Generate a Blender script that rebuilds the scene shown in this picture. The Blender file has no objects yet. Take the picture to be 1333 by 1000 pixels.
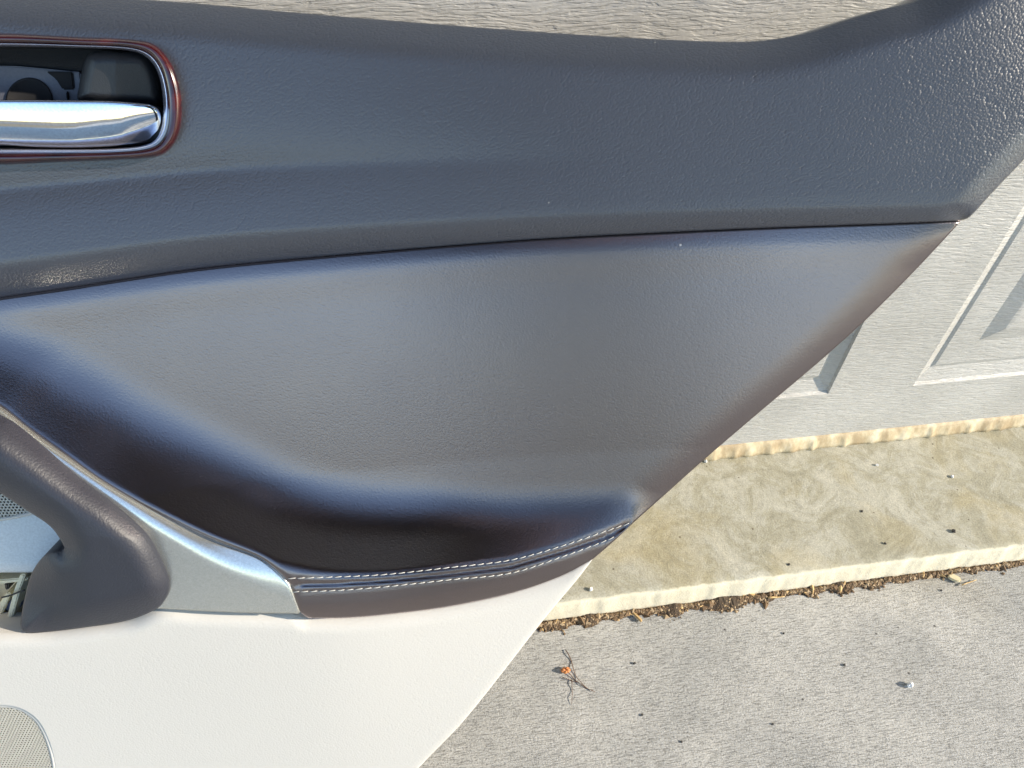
import bpy, bmesh, math, random
import numpy as np
from mathutils import Vector, Matrix
from mathutils.geometry import delaunay_2d_cdt

random.seed(7); rng = np.random.default_rng(7)
SC = bpy.context.scene
COL = SC.collection

# ------------------------------------------------------------------ camera
def nrm(v):
    v = np.array(v, float); return v / np.linalg.norm(v)
CAM_H, FPX, CX, CY = 0.60, 1000.0, 666.5, 500.0
DOWN = nrm((-37, 910, 1000))                      # gravity seen from the camera
XW = np.array((8331., -754., 1000.)); XW = nrm(XW - XW.dot(DOWN) * DOWN)   # along the garage door
ZW = -DOWN; YW = np.cross(ZW, XW)
def to_world(c): return np.array((c @ XW, c @ YW, c @ ZW))
cam = bpy.data.cameras.new('camera'); cam_o = bpy.data.objects.new('camera', cam); COL.objects.link(cam_o)
cam.sensor_width = 36; cam.lens = 36 * FPX / 1333; cam.clip_start = 0.01; cam.clip_end = 2000
ex = to_world(np.array((1., 0, 0))); ey = to_world(np.array((0, 1., 0))); ez = to_world(np.array((0, 0, 1.)))
M = Matrix.Identity(4)
for i in range(3):
    M[i][0] = ex[i]; M[i][1] = -ey[i]; M[i][2] = -ez[i]
M[0][3], M[1][3], M[2][3] = 0, 0, CAM_H
cam_o.matrix_world = M
SC.camera = cam_o
SC.render.resolution_x, SC.render.resolution_y = 1024, 768

# ------------------------------------------------------------------ light
SUN_EL, SUN_AZ = math.radians(25), math.radians(72)     # azimuth: to the right of the door's outward normal
sun_dir = Vector((math.sin(SUN_AZ) * math.cos(SUN_EL), -math.cos(SUN_AZ) * math.cos(SUN_EL), math.sin(SUN_EL)))
W = bpy.data.worlds.new('World'); SC.world = W; W.use_nodes = True
nt = W.node_tree; nt.nodes.clear()
sky = nt.nodes.new('ShaderNodeTexSky'); sky.sky_type = 'NISHITA'; sky.sun_disc = False
sky.sun_elevation = SUN_EL
sky.sun_rotation = math.atan2(sun_dir.x, sun_dir.y)
sky.dust_density = 0.2; sky.ozone_density = 1.5
bg = nt.nodes.new('ShaderNodeBackground'); bg.inputs['Strength'].default_value = 0.15
out = nt.nodes.new('ShaderNodeOutputWorld')
nt.links.new(sky.outputs[0], bg.inputs[0]); nt.links.new(bg.outputs[0], out.inputs[0])
sun = bpy.data.lights.new('sun', 'SUN'); sun.energy = 3.0; sun.angle = math.radians(0.6); sun.color = (1.0, 0.88, 0.71)
sun_o = bpy.data.objects.new('sun', sun); COL.objects.link(sun_o)
sun_o.rotation_euler = sun_dir.to_track_quat('Z', 'Y').to_euler()
vs = SC.view_settings
vs.view_transform = 'Standard'; vs.look = 'None'; vs.gamma = 1.0; vs.use_curve_mapping = False
vs.exposure = 1.42
SC.render.engine = 'CYCLES'

# ------------------------------------------------------------------ materials
def mat(name):
    m = bpy.data.materials.new(name); m.use_nodes = True
    return m, m.node_tree, m.node_tree.nodes['Principled BSDF']
def nd(t, kind, **kw):
    n = t.nodes.new(kind)
    for k, v in kw.items():
        if k in n.inputs.keys(): n.inputs[k].default_value = v
        else: setattr(n, k, v)
    return n
def coords(t, scale=(1, 1, 1), rot=(0, 0, 0)):
    c = t.nodes.new('ShaderNodeTexCoord'); mp = t.nodes.new('ShaderNodeMapping')
    mp.inputs['Scale'].default_value = scale; mp.inputs['Rotation'].default_value = rot
    t.links.new(c.outputs['Object'], mp.inputs[0]); return mp.outputs[0]
def ramp(t, src, stops):
    r = t.nodes.new('ShaderNodeValToRGB'); e = r.color_ramp.elements
    while len(e) < len(stops): e.new(0.5)
    for i, (p, c) in enumerate(stops):
        e[i].position = p; e[i].color = tuple(c) + (1,) if len(c) == 3 else c
    t.links.new(src, r.inputs[0]); return r.outputs[0]
def mixc(t, fac, a, b, mode='MIX'):
    m = t.nodes.new('ShaderNodeMix'); m.data_type = 'RGBA'; m.blend_type = mode
    for s, v in ((m.inputs[0], fac), (m.inputs[6], a), (m.inputs[7], b)):
        if isinstance(v, (int, float)): s.default_value = v
        elif isinstance(v, tuple): s.default_value = v + (1,) if len(v) == 3 else v
        else: t.links.new(v, s)
    return m.outputs[2]
def math_(t, op, a, b=0.0):
    m = t.nodes.new('ShaderNodeMath'); m.operation = op
    for s, v in ((m.inputs[0], a), (m.inputs[1], b)):
        if isinstance(v, (int, float)): s.default_value = v
        else: t.links.new(v, s)
    return m.outputs[0]
def bump(t, height, dist, strength=1.0, prev=None):
    b = t.nodes.new('ShaderNodeBump'); b.inputs['Distance'].default_value = dist; b.inputs['Strength'].default_value = strength
    t.links.new(height, b.inputs['Height'])
    if prev is not None: t.links.new(prev, b.inputs['Normal'])
    return b.outputs[0]

def leather(name, col, rough, cell, depth, streak=1.3, rot=0.6, spec=0.5, dust=0.5, ior=1.5, tint=(1., 1., 1.)):
    m, t, b = mat(name)
    v = coords(t)
    mp = t.nodes.new('ShaderNodeMapping'); mp.vector_type = 'TEXTURE'
    mp.inputs['Scale'].default_value = (streak, 1, 1); mp.inputs['Rotation'].default_value = (0, 0, rot)
    t.links.new(v, mp.inputs[0])
    vo = nd(t, 'ShaderNodeTexVoronoi', Scale=1 / cell); t.links.new(mp.outputs[0], vo.inputs['Vector'])
    nz = nd(t, 'ShaderNodeTexNoise', Scale=.8 / cell, Detail=1.0); t.links.new(mp.outputs[0], nz.inputs['Vector'])
    h = math_(t, 'ADD', math_(t, 'MULTIPLY', math_(t, 'MULTIPLY', vo.outputs['Distance'], vo.outputs['Distance']), -1.0), math_(t, 'MULTIPLY', nz.outputs[0], .8))
    t.links.new(bump(t, h, depth, 1.0), b.inputs['Normal'])
    if dust:       # dust specks lie on top
        sp = nd(t, 'ShaderNodeTexVoronoi', Scale=60.0); t.links.new(v, sp.inputs['Vector'])
        spk = ramp(t, sp.outputs['Distance'], [(0.028, (1, 1, 1)), (0.045, (0, 0, 0))])
        sc = nd(t, 'ShaderNodeSeparateColor'); t.links.new(sp.outputs['Color'], sc.inputs[0])
        selr = ramp(t, sc.outputs[0], [(0.86, (0, 0, 0)), (0.90, (1, 1, 1))])
        fac = math_(t, 'MULTIPLY', math_(t, 'MULTIPLY', spk, selr), dust)
        t.links.new(mixc(t, fac, col, (.5, .5, .48)), b.inputs['Base Color'])
    else: b.inputs['Base Color'].default_value = col + (1,)
    rr = nd(t, 'ShaderNodeTexNoise', Scale=11.0, Detail=2.0); t.links.new(v, rr.inputs['Vector'])
    mr = nd(t, 'ShaderNodeMapRange'); mr.inputs['To Min'].default_value = rough - .05; mr.inputs['To Max'].default_value = rough + .06
    t.links.new(rr.outputs[0], mr.inputs[0]); t.links.new(mr.outputs[0], b.inputs['Roughness'])
    b.inputs['Specular IOR Level'].default_value = spec; b.inputs['IOR'].default_value = ior; b.inputs['Specular Tint'].default_value = tint + (1,)
    if ior > 1.6:      # polished hide: a coloured base under a short-tailed (Beckmann) gloss
        gl_ = nd(t, 'ShaderNodeBsdfGlossy', distribution='BECKMANN'); gl_.inputs['Color'].default_value = tint + (1,)
        df = nd(t, 'ShaderNodeBsdfDiffuse'); fr = nd(t, 'ShaderNodeFresnel'); fr.inputs['IOR'].default_value = ior; mx = nd(t, 'ShaderNodeMixShader')
        t.links.new(mr.outputs[0], gl_.inputs['Roughness'])
        for q in (gl_, df, fr): t.links.new(b.inputs['Normal'].links[0].from_socket, q.inputs['Normal'])
        if b.inputs['Base Color'].links: t.links.new(b.inputs['Base Color'].links[0].from_socket, df.inputs['Color'])
        else: df.inputs['Color'].default_value = col + (1,)
        t.links.new(fr.outputs[0], mx.inputs[0]); t.links.new(df.outputs[0], mx.inputs[1]); t.links.new(gl_.outputs[0], mx.inputs[2])
        t.links.new(mx.outputs[0], t.nodes['Material Output'].inputs['Surface']); t.nodes.remove(b)
    return m

MAT = {}
MAT['upper'] = leather('charcoal_grained_vinyl', (.047, .054, .072), .37, .00095, .00011, 1.35, 0.55, .5, ior=1.7)
MAT['insert'] = leather('charcoal_smooth_leather', (.0065, .0058, .0066), .33, .0009, .00004, 1.3, -0.3, .5, ior=2.9, tint=(1., .87, .88))
MAT['pull'] = leather('charcoal_handle_vinyl', (.021, .023, .035), .50, .0010, .00009, 1.2, 0.9, .6, .2)
MAT['cream'] = leather('cream_grained_plastic', (.56, .545, .515), .5, .0010, .00005, 1.2, 0.2, .4, .0)

def simple(name, col, rough=.5, metal=0., coat=0., spec=.5, grain=0., gscale=900.):
    m, t, b = mat(name)
    v = coords(t)
    n = nd(t, 'ShaderNodeTexNoise', Scale=gscale, Detail=3.0); t.links.new(v, n.inputs['Vector'])
    lo = tuple(c * .9 for c in col); hi = tuple(min(1, c * 1.08) for c in col)
    t.links.new(ramp(t, n.outputs[0], [(0.3, lo), (0.7, hi)]), b.inputs['Base Color'])
    b.inputs['Roughness'].default_value = rough; b.inputs['Metallic'].default_value = metal
    b.inputs['Coat Weight'].default_value = coat; b.inputs['Coat Roughness'].default_value = .04
    b.inputs['Specular IOR Level'].default_value = spec
    if grain: t.links.new(bump(t, n.outputs[0], grain), b.inputs['Normal'])
    return m
MAT['chrome'] = simple('chrome', (.86, .86, .86), .045, 1.0)
MAT['silver'] = simple('satin_silver_paint', (.72, .73, .69), .25, .88, .2)
MAT['lip'] = simple('pale_satin_metal', (.56, .55, .66), .22, .8)  # lilac tone stands in for sky mirrored in the lacquer
MAT['black'] = simple('black_plastic', (.022, .023, .026), .42, grain=.00015, gscale=1500.)
MAT['grey_plate'] = simple('grey_plastic_plate', (.10, .105, .13), .5)
MAT['pale'] = simple('pale_pocket_plastic', (.66, .70, .72), .45, grain=.0001, gscale=900.)
MAT['hole'] = simple('black_foam', (.012, .012, .014), .9)  # foam behind the grilles; also paints the cup's openings dark
MAT['grille'] = simple('taupe_perforated_plastic', (.42, .41, .37), .5)
MAT['bracket'] = simple('cream_bracket_plastic', (.72, .68, .5), .45)
MAT['clip'] = simple('blue_grey_clip', (.12, .15, .26), .4)
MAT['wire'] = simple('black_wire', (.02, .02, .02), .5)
MAT['thread'] = simple('white_thread', (.50, .50, .48), .8)
MAT['back'] = simple('black_backing', (.03, .03, .03), .7)

m, t, b = mat('burl_wood_lacquer'); MAT['lacquer'] = m
v = coords(t, (25, 120, 25), (0, 0, .08)); n = nd(t, 'ShaderNodeTexNoise', Scale=1.0, Detail=6.0, Distortion=1.2); t.links.new(v, n.inputs['Vector'])
t.links.new(ramp(t, n.outputs[0], [(.3, (.012, .001, .002)), (.55, (.035, .003, .004)), (.75, (.075, .009, .006))]), b.inputs['Base Color'])
b.inputs['Roughness'].default_value = .2; b.inputs['Coat Weight'].default_value = 1.; b.inputs['Coat Roughness'].default_value = .03

# concrete of the driveway: broom finish, lines parallel to the door
m, t, b = mat('broomed_driveway_concrete'); MAT['driveway'] = m
v = coords(t)
def stretched(sx, sy, detail=4., rot=0., dist=.4):
    mp = nd(t, 'ShaderNodeMapping'); mp.inputs['Scale'].default_value = (sx, sy, 30); mp.inputs['Rotation'].default_value = (0, 0, rot)
    t.links.new(v, mp.inputs[0]); q = nd(t, 'ShaderNodeTexNoise', Scale=1.0, Detail=detail, Distortion=dist); t.links.new(mp.outputs[0], q.inputs['Vector']); return q.outputs[0]
br = stretched(115, 1350, 5., 0.03, .6); br2 = stretched(320, 1500, 3., -0.02)
big = nd(t, 'ShaderNodeTexNoise', Scale=11.0, Detail=7.0, Roughness=.62); t.links.new(v, big.inputs['Vector'])
base = ramp(t, big.outputs[0], [(.32, (.36, .365, .357)), (.5, (.44, .44, .425)), (.68, (.53, .525, .50))])
stn = nd(t, 'ShaderNodeTexNoise', Scale=5.0, Detail=4.0); t.links.new(v, stn.inputs['Vector'])
base = mixc(t, ramp(t, stn.outputs[0], [(.56, (0, 0, 0)), (.72, (.35,) * 3)]), base, (.40, .36, .27))
lines = ramp(t, br, [(.42, (.52,) * 3), (.47, (.94,) * 3), (.7, (1.1,) * 3)])
base = mixc(t, .75, base, lines, 'MULTIPLY')
fn = nd(t, 'ShaderNodeTexNoise', Scale=650.0, Detail=3.0, Roughness=.75); t.links.new(v, fn.inputs['Vector'])
base = mixc(t, .6, base, ramp(t, fn.outputs[0], [(.38, (.42,) * 3), (.47, (.95,) * 3), (.62, (1.0,) * 3), (.68, (1.35,) * 3)]), 'MULTIPLY')
pv = nd(t, 'ShaderNodeTexVoronoi', Scale=75.0); t.links.new(v, pv.inputs['Vector'])
pit = ramp(t, pv.outputs['Distance'], [(.05, (1,) * 3), (.10, (0,) * 3)])
ps = nd(t, 'ShaderNodeTexWhiteNoise'); t.links.new(pv.outputs['Color'], ps.inputs['Vector'])
pitf = math_(t, 'MULTIPLY', pit, ramp(t, ps.outputs['Value'], [(.78, (0,) * 3), (.8, (.9,) * 3)]))
base = mixc(t, pitf, base, (.05, .045, .04))
t.links.new(base, b.inputs['Base Color']); b.inputs['Roughness'].default_value = .85
n1 = bump(t, br, .0009, .8); n1 = bump(t, br2, .0004, .8, n1); n1 = bump(t, fn.outputs[0], .0007, .8, n1)
t.links.new(n1, b.inputs['Normal'])

# smoother, stained concrete of the garage threshold
m, t, b = mat('stained_threshold_concrete'); MAT['apron'] = m
v = coords(t)
big = nd(t, 'ShaderNodeTexNoise', Scale=22.0, Detail=9.0, Roughness=.72, Distortion=.8); t.links.new(v, big.inputs['Vector'])
base = ramp(t, big.outputs[0], [(.30, (.27, .255, .185)), (.46, (.36, .345, .265)), (.54, (.43, .42, .35)), (.72, (.54, .525, .44))])
st = nd(t, 'ShaderNodeTexNoise', Scale=9.0, Detail=5.0, Distortion=1.5); t.links.new(v, st.inputs['Vector'])
base = mixc(t, ramp(t, st.outputs[0], [(.50, (0,) * 3), (.72, (.6,) * 3)]), base, (.38, .32, .17))
fn = nd(t, 'ShaderNodeTexNoise', Scale=700.0, Detail=4.0); t.links.new(v, fn.inputs['Vector'])
base = mixc(t, .5, base, ramp(t, fn.outputs[0], [(.35, (.66,) * 3), (.6, (1.1,) * 3)]), 'MULTIPLY')
md = nd(t, 'ShaderNodeTexNoise', Scale=120.0, Detail=5.0, Roughness=.7); t.links.new(v, md.inputs['Vector'])
base = mixc(t, .4, base, ramp(t, md.outputs[0], [(.33, (.62,) * 3), (.55, (1.05,) * 3)]), 'MULTIPLY')
pv = nd(t, 'ShaderNodeTexVoronoi', Scale=95.0); t.links.new(v, pv.inputs['Vector'])
pit = ramp(t, pv.outputs['Distance'], [(.05, (1,) * 3), (.11, (0,) * 3)])
ps = nd(t, 'ShaderNodeTexWhiteNoise'); t.links.new(pv.outputs['Color'], ps.inputs['Vector'])
base = mixc(t, math_(t, 'MULTIPLY', pit, ramp(t, ps.outputs['Value'], [(.80, (0,) * 3), (.82, (.85,) * 3)])), base, (.07, .05, .03))
sx = nd(t, 'ShaderNodeSeparateXYZ'); t.links.new(v, sx.inputs[0])
ed = math_(t, 'ADD', sx.outputs[2], math_(t, 'MULTIPLY', math_(t, 'SUBTRACT', md.outputs[0], .5), .004))
base = mixc(t, ramp(t, math_(t, 'MULTIPLY', ed, -400.0), [(.35, (0,) * 3), (.9, (.85,) * 3)]), base, mixc(t, md.outputs[0], (.64, .57, .41), (.84, .79, .64)))  # pale concrete edge, brightened to paint in sun on the step face
t.links.new(base, b.inputs['Base Color']); b.inputs['Roughness'].default_value = .8
n1 = bump(t, big.outputs[0], .0012, .6); n1 = bump(t, md.outputs[0], .0006, .7, n1); n1 = bump(t, fn.outputs[0], .0003, .8, n1)
t.links.new(n1, b.inputs['Normal'])

# embossed wood-grain steel of the door
m, t, b = mat('embossed_door_paint'); MAT['door'] = m
v = coords(t)
wv = nd(t, 'ShaderNodeTexNoise', Scale=16.0, Detail=2.0); t.links.new(v, wv.inputs['Vector'])
vm = t.nodes.new('ShaderNodeVectorMath'); vm.operation = 'MULTIPLY_ADD'; t.links.new(wv.outputs['Color'], vm.inputs[0]); vm.inputs[1].default_value = (.0, .0, .012); t.links.new(v, vm.inputs[2])
mp = nd(t, 'ShaderNodeMapping'); mp.inputs['Scale'].default_value = (70, 70, 620); t.links.new(vm.outputs[0], mp.inputs[0])
gr = nd(t, 'ShaderNodeTexNoise', Scale=1.0, Detail=3.0, Roughness=.55, Distortion=.5); t.links.new(mp.outputs[0], gr.inputs['Vector'])
fl = nd(t, 'ShaderNodeTexNoise', Scale=420.0, Detail=3.0); t.links.new(v, fl.inputs['Vector'])
ds = nd(t, 'ShaderNodeTexNoise', Scale=10.0, Detail=5.0); t.links.new(v, ds.inputs['Vector'])
base = ramp(t, ds.outputs[0], [(.35, (.45, .443, .42)), (.65, (.53, .523, .50))])
base = mixc(t, .2, base, ramp(t, fl.outputs[0], [(.35, (.72,) * 3), (.6, (1.08,) * 3)]), 'MULTIPLY')
t.links.new(base, b.inputs['Base Color']); b.inputs['Roughness'].default_value = .48
gh = ramp(t, gr.outputs[0], [(.38, (0,) * 3), (.56, (1,) * 3)])
n1 = bump(t, gh, .00042, .9); n1 = bump(t, fl.outputs[0], .00018, .8, n1); t.links.new(n1, b.inputs['Normal'])

MAT['seal'] = simple('yellowed_rubber_seal', (.56, .46, .29), .6, grain=.0006, gscale=160.)
t = MAT['seal'].node_tree; b = t.nodes['Principled BSDF']; v = coords(t, (1, 1, .4))
q = nd(t, 'ShaderNodeTexNoise', Scale=75.0, Detail=4.0, Roughness=.6); t.links.new(v, q.inputs['Vector'])
t.links.new(ramp(t, q.outputs[0], [(.38, (.40, .31, .19)), (.54, (.56, .47, .31)), (.66, (.70, .62, .46))]), b.inputs['Base Color'])
MAT['grass'] = simple('lawn_grass', (.20, .165, .10), .9, gscale=3.)
MAT['asphalt'] = simple('asphalt', (.16, .155, .15), .9, gscale=60.)
MAT['leaf'] = simple('tree_leaves', (.10, .17, .03), .7, gscale=2.)
MAT['bark'] = simple('bark', (.10, .075, .05), .9, gscale=20.)
MAT['stucco'] = simple('beige_stucco', (.52, .47, .38), .9, grain=.001, gscale=150.)
MAT['dirt'] = simple('brown_dirt_grains', (.16, .105, .06), .95, gscale=500.)
MAT['dirtp'] = simple('tan_dirt_grains', (.36, .27, .17), .95, gscale=500.)
MAT['dirtk'] = simple('dark_dirt_bed', (.07, .05, .033), .95, grain=.002, gscale=400.)
MAT['straw'] = simple('dry_straw', (.52, .36, .17), .8, gscale=300.)
MAT['bark_chip'] = simple('bleached_chip', (.66, .58, .38), .8, gscale=300.)
MAT['orange'] = simple('orange_dried_petal', (.50, .19, .06), .6, gscale=500.)
MAT['stem'] = simple('dark_dry_stem', (.12, .065, .04), .8, gscale=500.)
MAT['white'] = simple('white_pebble', (.8, .8, .8), .6, gscale=500.)
MAT['dark'] = simple('dark_pebble', (.05, .045, .04), .8, gscale=500.)

# ------------------------------------------------------------------ helpers
def link_mesh(name, verts, faces, material, parent=None, smooth=True):
    me = bpy.data.meshes.new(name); me.from_pydata([tuple(map(float, p)) for p in verts], [], [tuple(map(int, f)) for f in faces]); me.update()
    if smooth:
        me.polygons.foreach_set('use_smooth', [True] * len(me.polygons))
    me.materials.append(material)
    o = bpy.data.objects.new(name, me); COL.objects.link(o)
    if parent is not None: o.parent = parent
    return o
def tag(o, label=None, cat=None, group=None, kind=None):
    if label: o['label'] = label
    if cat: o['category'] = cat
    if group: o['group'] = group
    if kind: o['kind'] = kind
    return o
def empty(name, loc):
    o = bpy.data.objects.new(name, None); COL.objects.link(o); o.location = loc; o.empty_display_size = .05; return o
def box_data(x0, x1, y0, y1, z0, z1):
    v = [(x0, y0, z0), (x1, y0, z0), (x1, y1, z0), (x0, y1, z0), (x0, y0, z1), (x1, y0, z1), (x1, y1, z1), (x0, y1, z1)]
    f = [(0, 3, 2, 1), (4, 5, 6, 7), (0, 1, 5, 4), (1, 2, 6, 5), (2, 3, 7, 6), (3, 0, 4, 7)]
    return v, f
def box(name, a, material, parent=None, bev=0.):
    v, f = box_data(*a); o = link_mesh(name, v, f, material, parent, False)
    if bev:
        bm = bmesh.new(); bm.from_mesh(o.data); bmesh.ops.bevel(bm, geom=bm.edges[:], offset=bev, segments=2, affect='EDGES'); bm.to_mesh(o.data); bm.free()
    return o
def tube_data(pts, rad, seg=8):
    pts = [np.array(p, float) for p in pts]; V = []; F = []
    rad = rad if hasattr(rad, '__len__') else [rad] * len(pts)
    for i, p in enumerate(pts):
        d = nrm(pts[min(i + 1, len(pts) - 1)] - pts[max(i - 1, 0)])
        a = np.cross(d, (0, 0, 1.) if abs(d[2]) < .9 else (1., 0, 0)); a = nrm(a); c = np.cross(d, a)
        for k in range(seg):
            an = 2 * math.pi * k / seg; V.append(p + rad[i] * (math.cos(an) * a + math.sin(an) * c))
        if i:
            for k in range(seg):
                q = (i - 1) * seg
                F.append((q + k, q + (k + 1) % seg, q + seg + (k + 1) % seg, q + seg + k))
    F.append(tuple(range(seg))[::-1]); F.append(tuple(range(len(V) - seg, len(V))))
    return V, F

# ------------------------------------------------------------------ the setting
DRIVE_Z, STEP_Y, DOOR_Y = -0.028, 0.285, 0.420
def sheet(name, x0, x1, y0, y1, z, material, nx=2, ny=2, amp=0.):
    V = []; F = []
    for j in range(ny):
        for i in range(nx):
            V.append((x0 + (x1 - x0) * i / (nx - 1), y0 + (y1 - y0) * j / (ny - 1), z))
    for j in range(ny - 1):
        for i in range(nx - 1):
            a = j * nx + i; F.append((a, a + 1, a + nx + 1, a + nx))
    return tag(link_mesh(name, V, F, material), kind='structure')
sheet('lawn', -400, 400, -400, 400, -0.06, MAT['grass'])
sheet('driveway', -3.6, 3.6, -9.0, .32, DRIVE_Z, MAT['driveway'])
sheet('street', -60, 60, -18.0, -9.0, -0.05, MAT['asphalt'])

# threshold: one slab with a crumbled, slightly sloping front edge
def fnoise(x, seeds, amp):
    return sum(a * np.sin(x * f + p) for f, p, a in seeds) * amp
sd1 = [(rng.uniform(20, 400), rng.uniform(0, 6.28), rng.uniform(.3, 1) * (60 / (60 + i * 14))) for i in range(26)]
sd2 = [(rng.uniform(30, 700), rng.uniform(0, 6.28), rng.uniform(.3, 1)) for i in range(26)]
xs = np.concatenate([np.linspace(-1.6, -.05, 60)[:-1], np.linspace(-.05, .75, 560), np.linspace(.75, 1.6, 40)[1:]])
prof = [(.75, 0.0, 0, 0), (.36, 0.0, 0, 0), (.310, 0.0, .1, 0), (.294, -.0001, .6, .1), (.2890, -.0006, 1, .3), (.2872, -.0022, 1, .4), (.2862, -.0060, .9, .6), (.2852, -.0140, .8, .7), (.2842, -.0262, .8, .7), (.2820, -.0400, .5, .3)]
V = []; F = []
for k, (y, z, a, c) in enumerate(prof):
    e = fnoise(xs, sd1, .00025); e2 = fnoise(xs + k * 1.7, sd2, .00010)
    for i, x in enumerate(xs):
        V.append((x, y + a * e[i] + c * e2[i], z + c * e2[i] * .6))
nx = len(xs)
for k in range(len(prof) - 1):
    for i in range(nx - 1):
        a = k * nx + i; F.append((a, a + nx, a + nx + 1, a + 1))
tag(link_mesh('garage_threshold', V, F, MAT['apron']), kind='structure')

# ------------------------------------------------------------------ garage door
gd = empty('garage_door', (0.2, DOOR_Y, 0.0))
tag(gd, 'beige embossed sectional garage door behind the leaning dark panel', 'garage door')
def gl(v): return [(p[0] - .2, p[1] - DOOR_Y, p[2]) for p in v]
SEC_H, Z0 = 0.470, 0.0145
COLS = [(-1.035, -.590), (-.5035, -.0585), (.373, .373)]
stile0 = .4555                      # left edge of the recess seen at right
pitch = .5265; recw = .442
rec_x = [(stile0 + pitch * k, stile0 + pitch * k + recw) for k in (-3, -2, -1, 0, 1)]
DX0, DX1 = rec_x[0][0] - .09, rec_x[-1][1] + .09
REC_Z = (.0745 - Z0 + .004, .395 - Z0)
def section(zb):
    zt = zb + SEC_H - .004
    # frame of rails and stiles with openings for the stamped panels
    xsb = [DX0] + [c for r in rec_x for c in r] + [DX1]
    zr = [zb, zb + REC_Z[0], zb + REC_Z[1], zt]
    V = []; F = []
    for z in zr:
        for x in xsb: V.append((x, DOOR_Y, z))
    n = len(xsb)
    for j in range(3):
        for i in range(n - 1):
            if j == 1 and i % 2 == 1: continue
            a = j * n + i; F.append((a, a + 1, a + n + 1, a + n))
    # rolled returns on the top and bottom lips
    k = len(V)
    for x in (DX0, DX1):
        V += [(x, DOOR_Y + .045, zb), (x, DOOR_Y + .045, zt)]
    F += [(0, k, k + 2, n - 1), (3 * n, 4 * n - 1, k + 3, k + 1), (k, k + 1, k + 3, k + 2)]
    s = link_mesh('door_section', gl(V), F, MAT['door'], gd, False)
    for x0, x1 in rec_x:
        z0, z1 = zb + REC_Z[0], zb + REC_Z[1]
        rings = [(0, 0), (.0014, .0028), (.0120, .0060), (.0150, .0046), (.044, .0046), (.0585, .0006), (.062, .0003)]
        V = []; F = []
        for inset, dep in rings:
            iz = inset * 1.45 if inset < .02 else inset * 1.12
            V += [(x0 + inset, DOOR_Y + dep, z0 + iz), (x1 - inset, DOOR_Y + dep, z0 + iz), (x1 - inset, DOOR_Y + dep, z1 - iz), (x0 + inset, DOOR_Y + dep, z1 - iz)]
        for r in range(len(rings) - 1):
            for q in range(4):
                a = r * 4; F.append((a + q, a + (q + 1) % 4, a + 4 + (q + 1) % 4, a + 4 + q))
        a = (len(rings) - 1) * 4; F.append((a, a + 1, a + 2, a + 3))
        o = link_mesh('stamped_panel', gl(V), F, MAT['door'], s, False)
for k in range(4): section(Z0 + k * SEC_H)
v_, f_ = box_data(DX0, DX1, DOOR_Y + .047, DOOR_Y + .06, Z0, Z0 + 4 * SEC_H); link_mesh('insulation_board', gl(v_), f_, MAT['back'], gd, False)  # unseen board added to stop daylight leaking between the sections
# lumpy rubber seal squashed under the bottom section
V = []; F = []
xs2 = np.concatenate([np.linspace(DX0, 0, 60)[:-1], np.linspace(0, .75, 420), np.linspace(.75, DX1, 50)[1:]])
lump = np.zeros_like(xs2)
xk = -.9
while xk < 2.0:
    wd = rng.uniform(.0025, .006); lump += rng.uniform(.5, 1.15) * np.exp(-((xs2 - xk) / wd) ** 2); xk += rng.uniform(.014, .034)
lump = np.clip(lump, 0, 1.3)
prof = [(.012, .0152), (-.0012, .0150), (-.0030, .0128), (-.0046, .0085), (-.0058, .0045), (-.0064, .0008), (-.002, -.002), (.02, -.002)]
for k, (dy, z) in enumerate(prof):
    wgt = [0, .1, .5, 1, 1, 1, .3, 0][k]
    for i, x in enumerate(xs2):
        V.append((x, DOOR_Y + dy - wgt * .0016 * (lump[i] - .5), z - (.0006 * lump[i] if 1 < k < 5 else 0)))
n = len(xs2)
for k in range(len(prof) - 1):
    for i in range(n - 1):
        a = k * n + i; F.append((a, a + n, a + n + 1, a + 1))
link_mesh('bottom_seal', gl(V), F, MAT['seal'], gd)
for nm, a in (('side_wall', (-3.6, DX0 - .02, DOOR_Y - .06, DOOR_Y + .2, -.05, 2.9)), ('side_wall', (DX1 + .02, 3.6, DOOR_Y - .06, DOOR_Y + .2, -.05, 2.9)), ('header_wall', (DX0 - .02, DX1 + .02, DOOR_Y - .06, DOOR_Y + .2, 4 * SEC_H + Z0 + .01, 2.9))):
    tag(box(nm, a, MAT['stucco']), kind='structure')

# unseen overhang, added with dark boards so the leather pocket mirrors black
MAT['soffit'] = simple('dark_stained_boards', (.020, .020, .022), .8, gscale=8.)
MAT['fascia'] = simple('white_fascia_paint', (.6, .6, .58), .6, gscale=20.)
sof = box('roof_overhang', (-4.2, 4.2, -.76, DOOR_Y - .06, 2.30, 2.5), MAT['fascia']); tag(sof, kind='structure')
for k in range(7):
    y0 = -.74 + k * .155
    box('soffit_board', (-4.18, 4.18, y0, y0 + .149, 2.275, 2.298), MAT['soffit'], sof)

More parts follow.
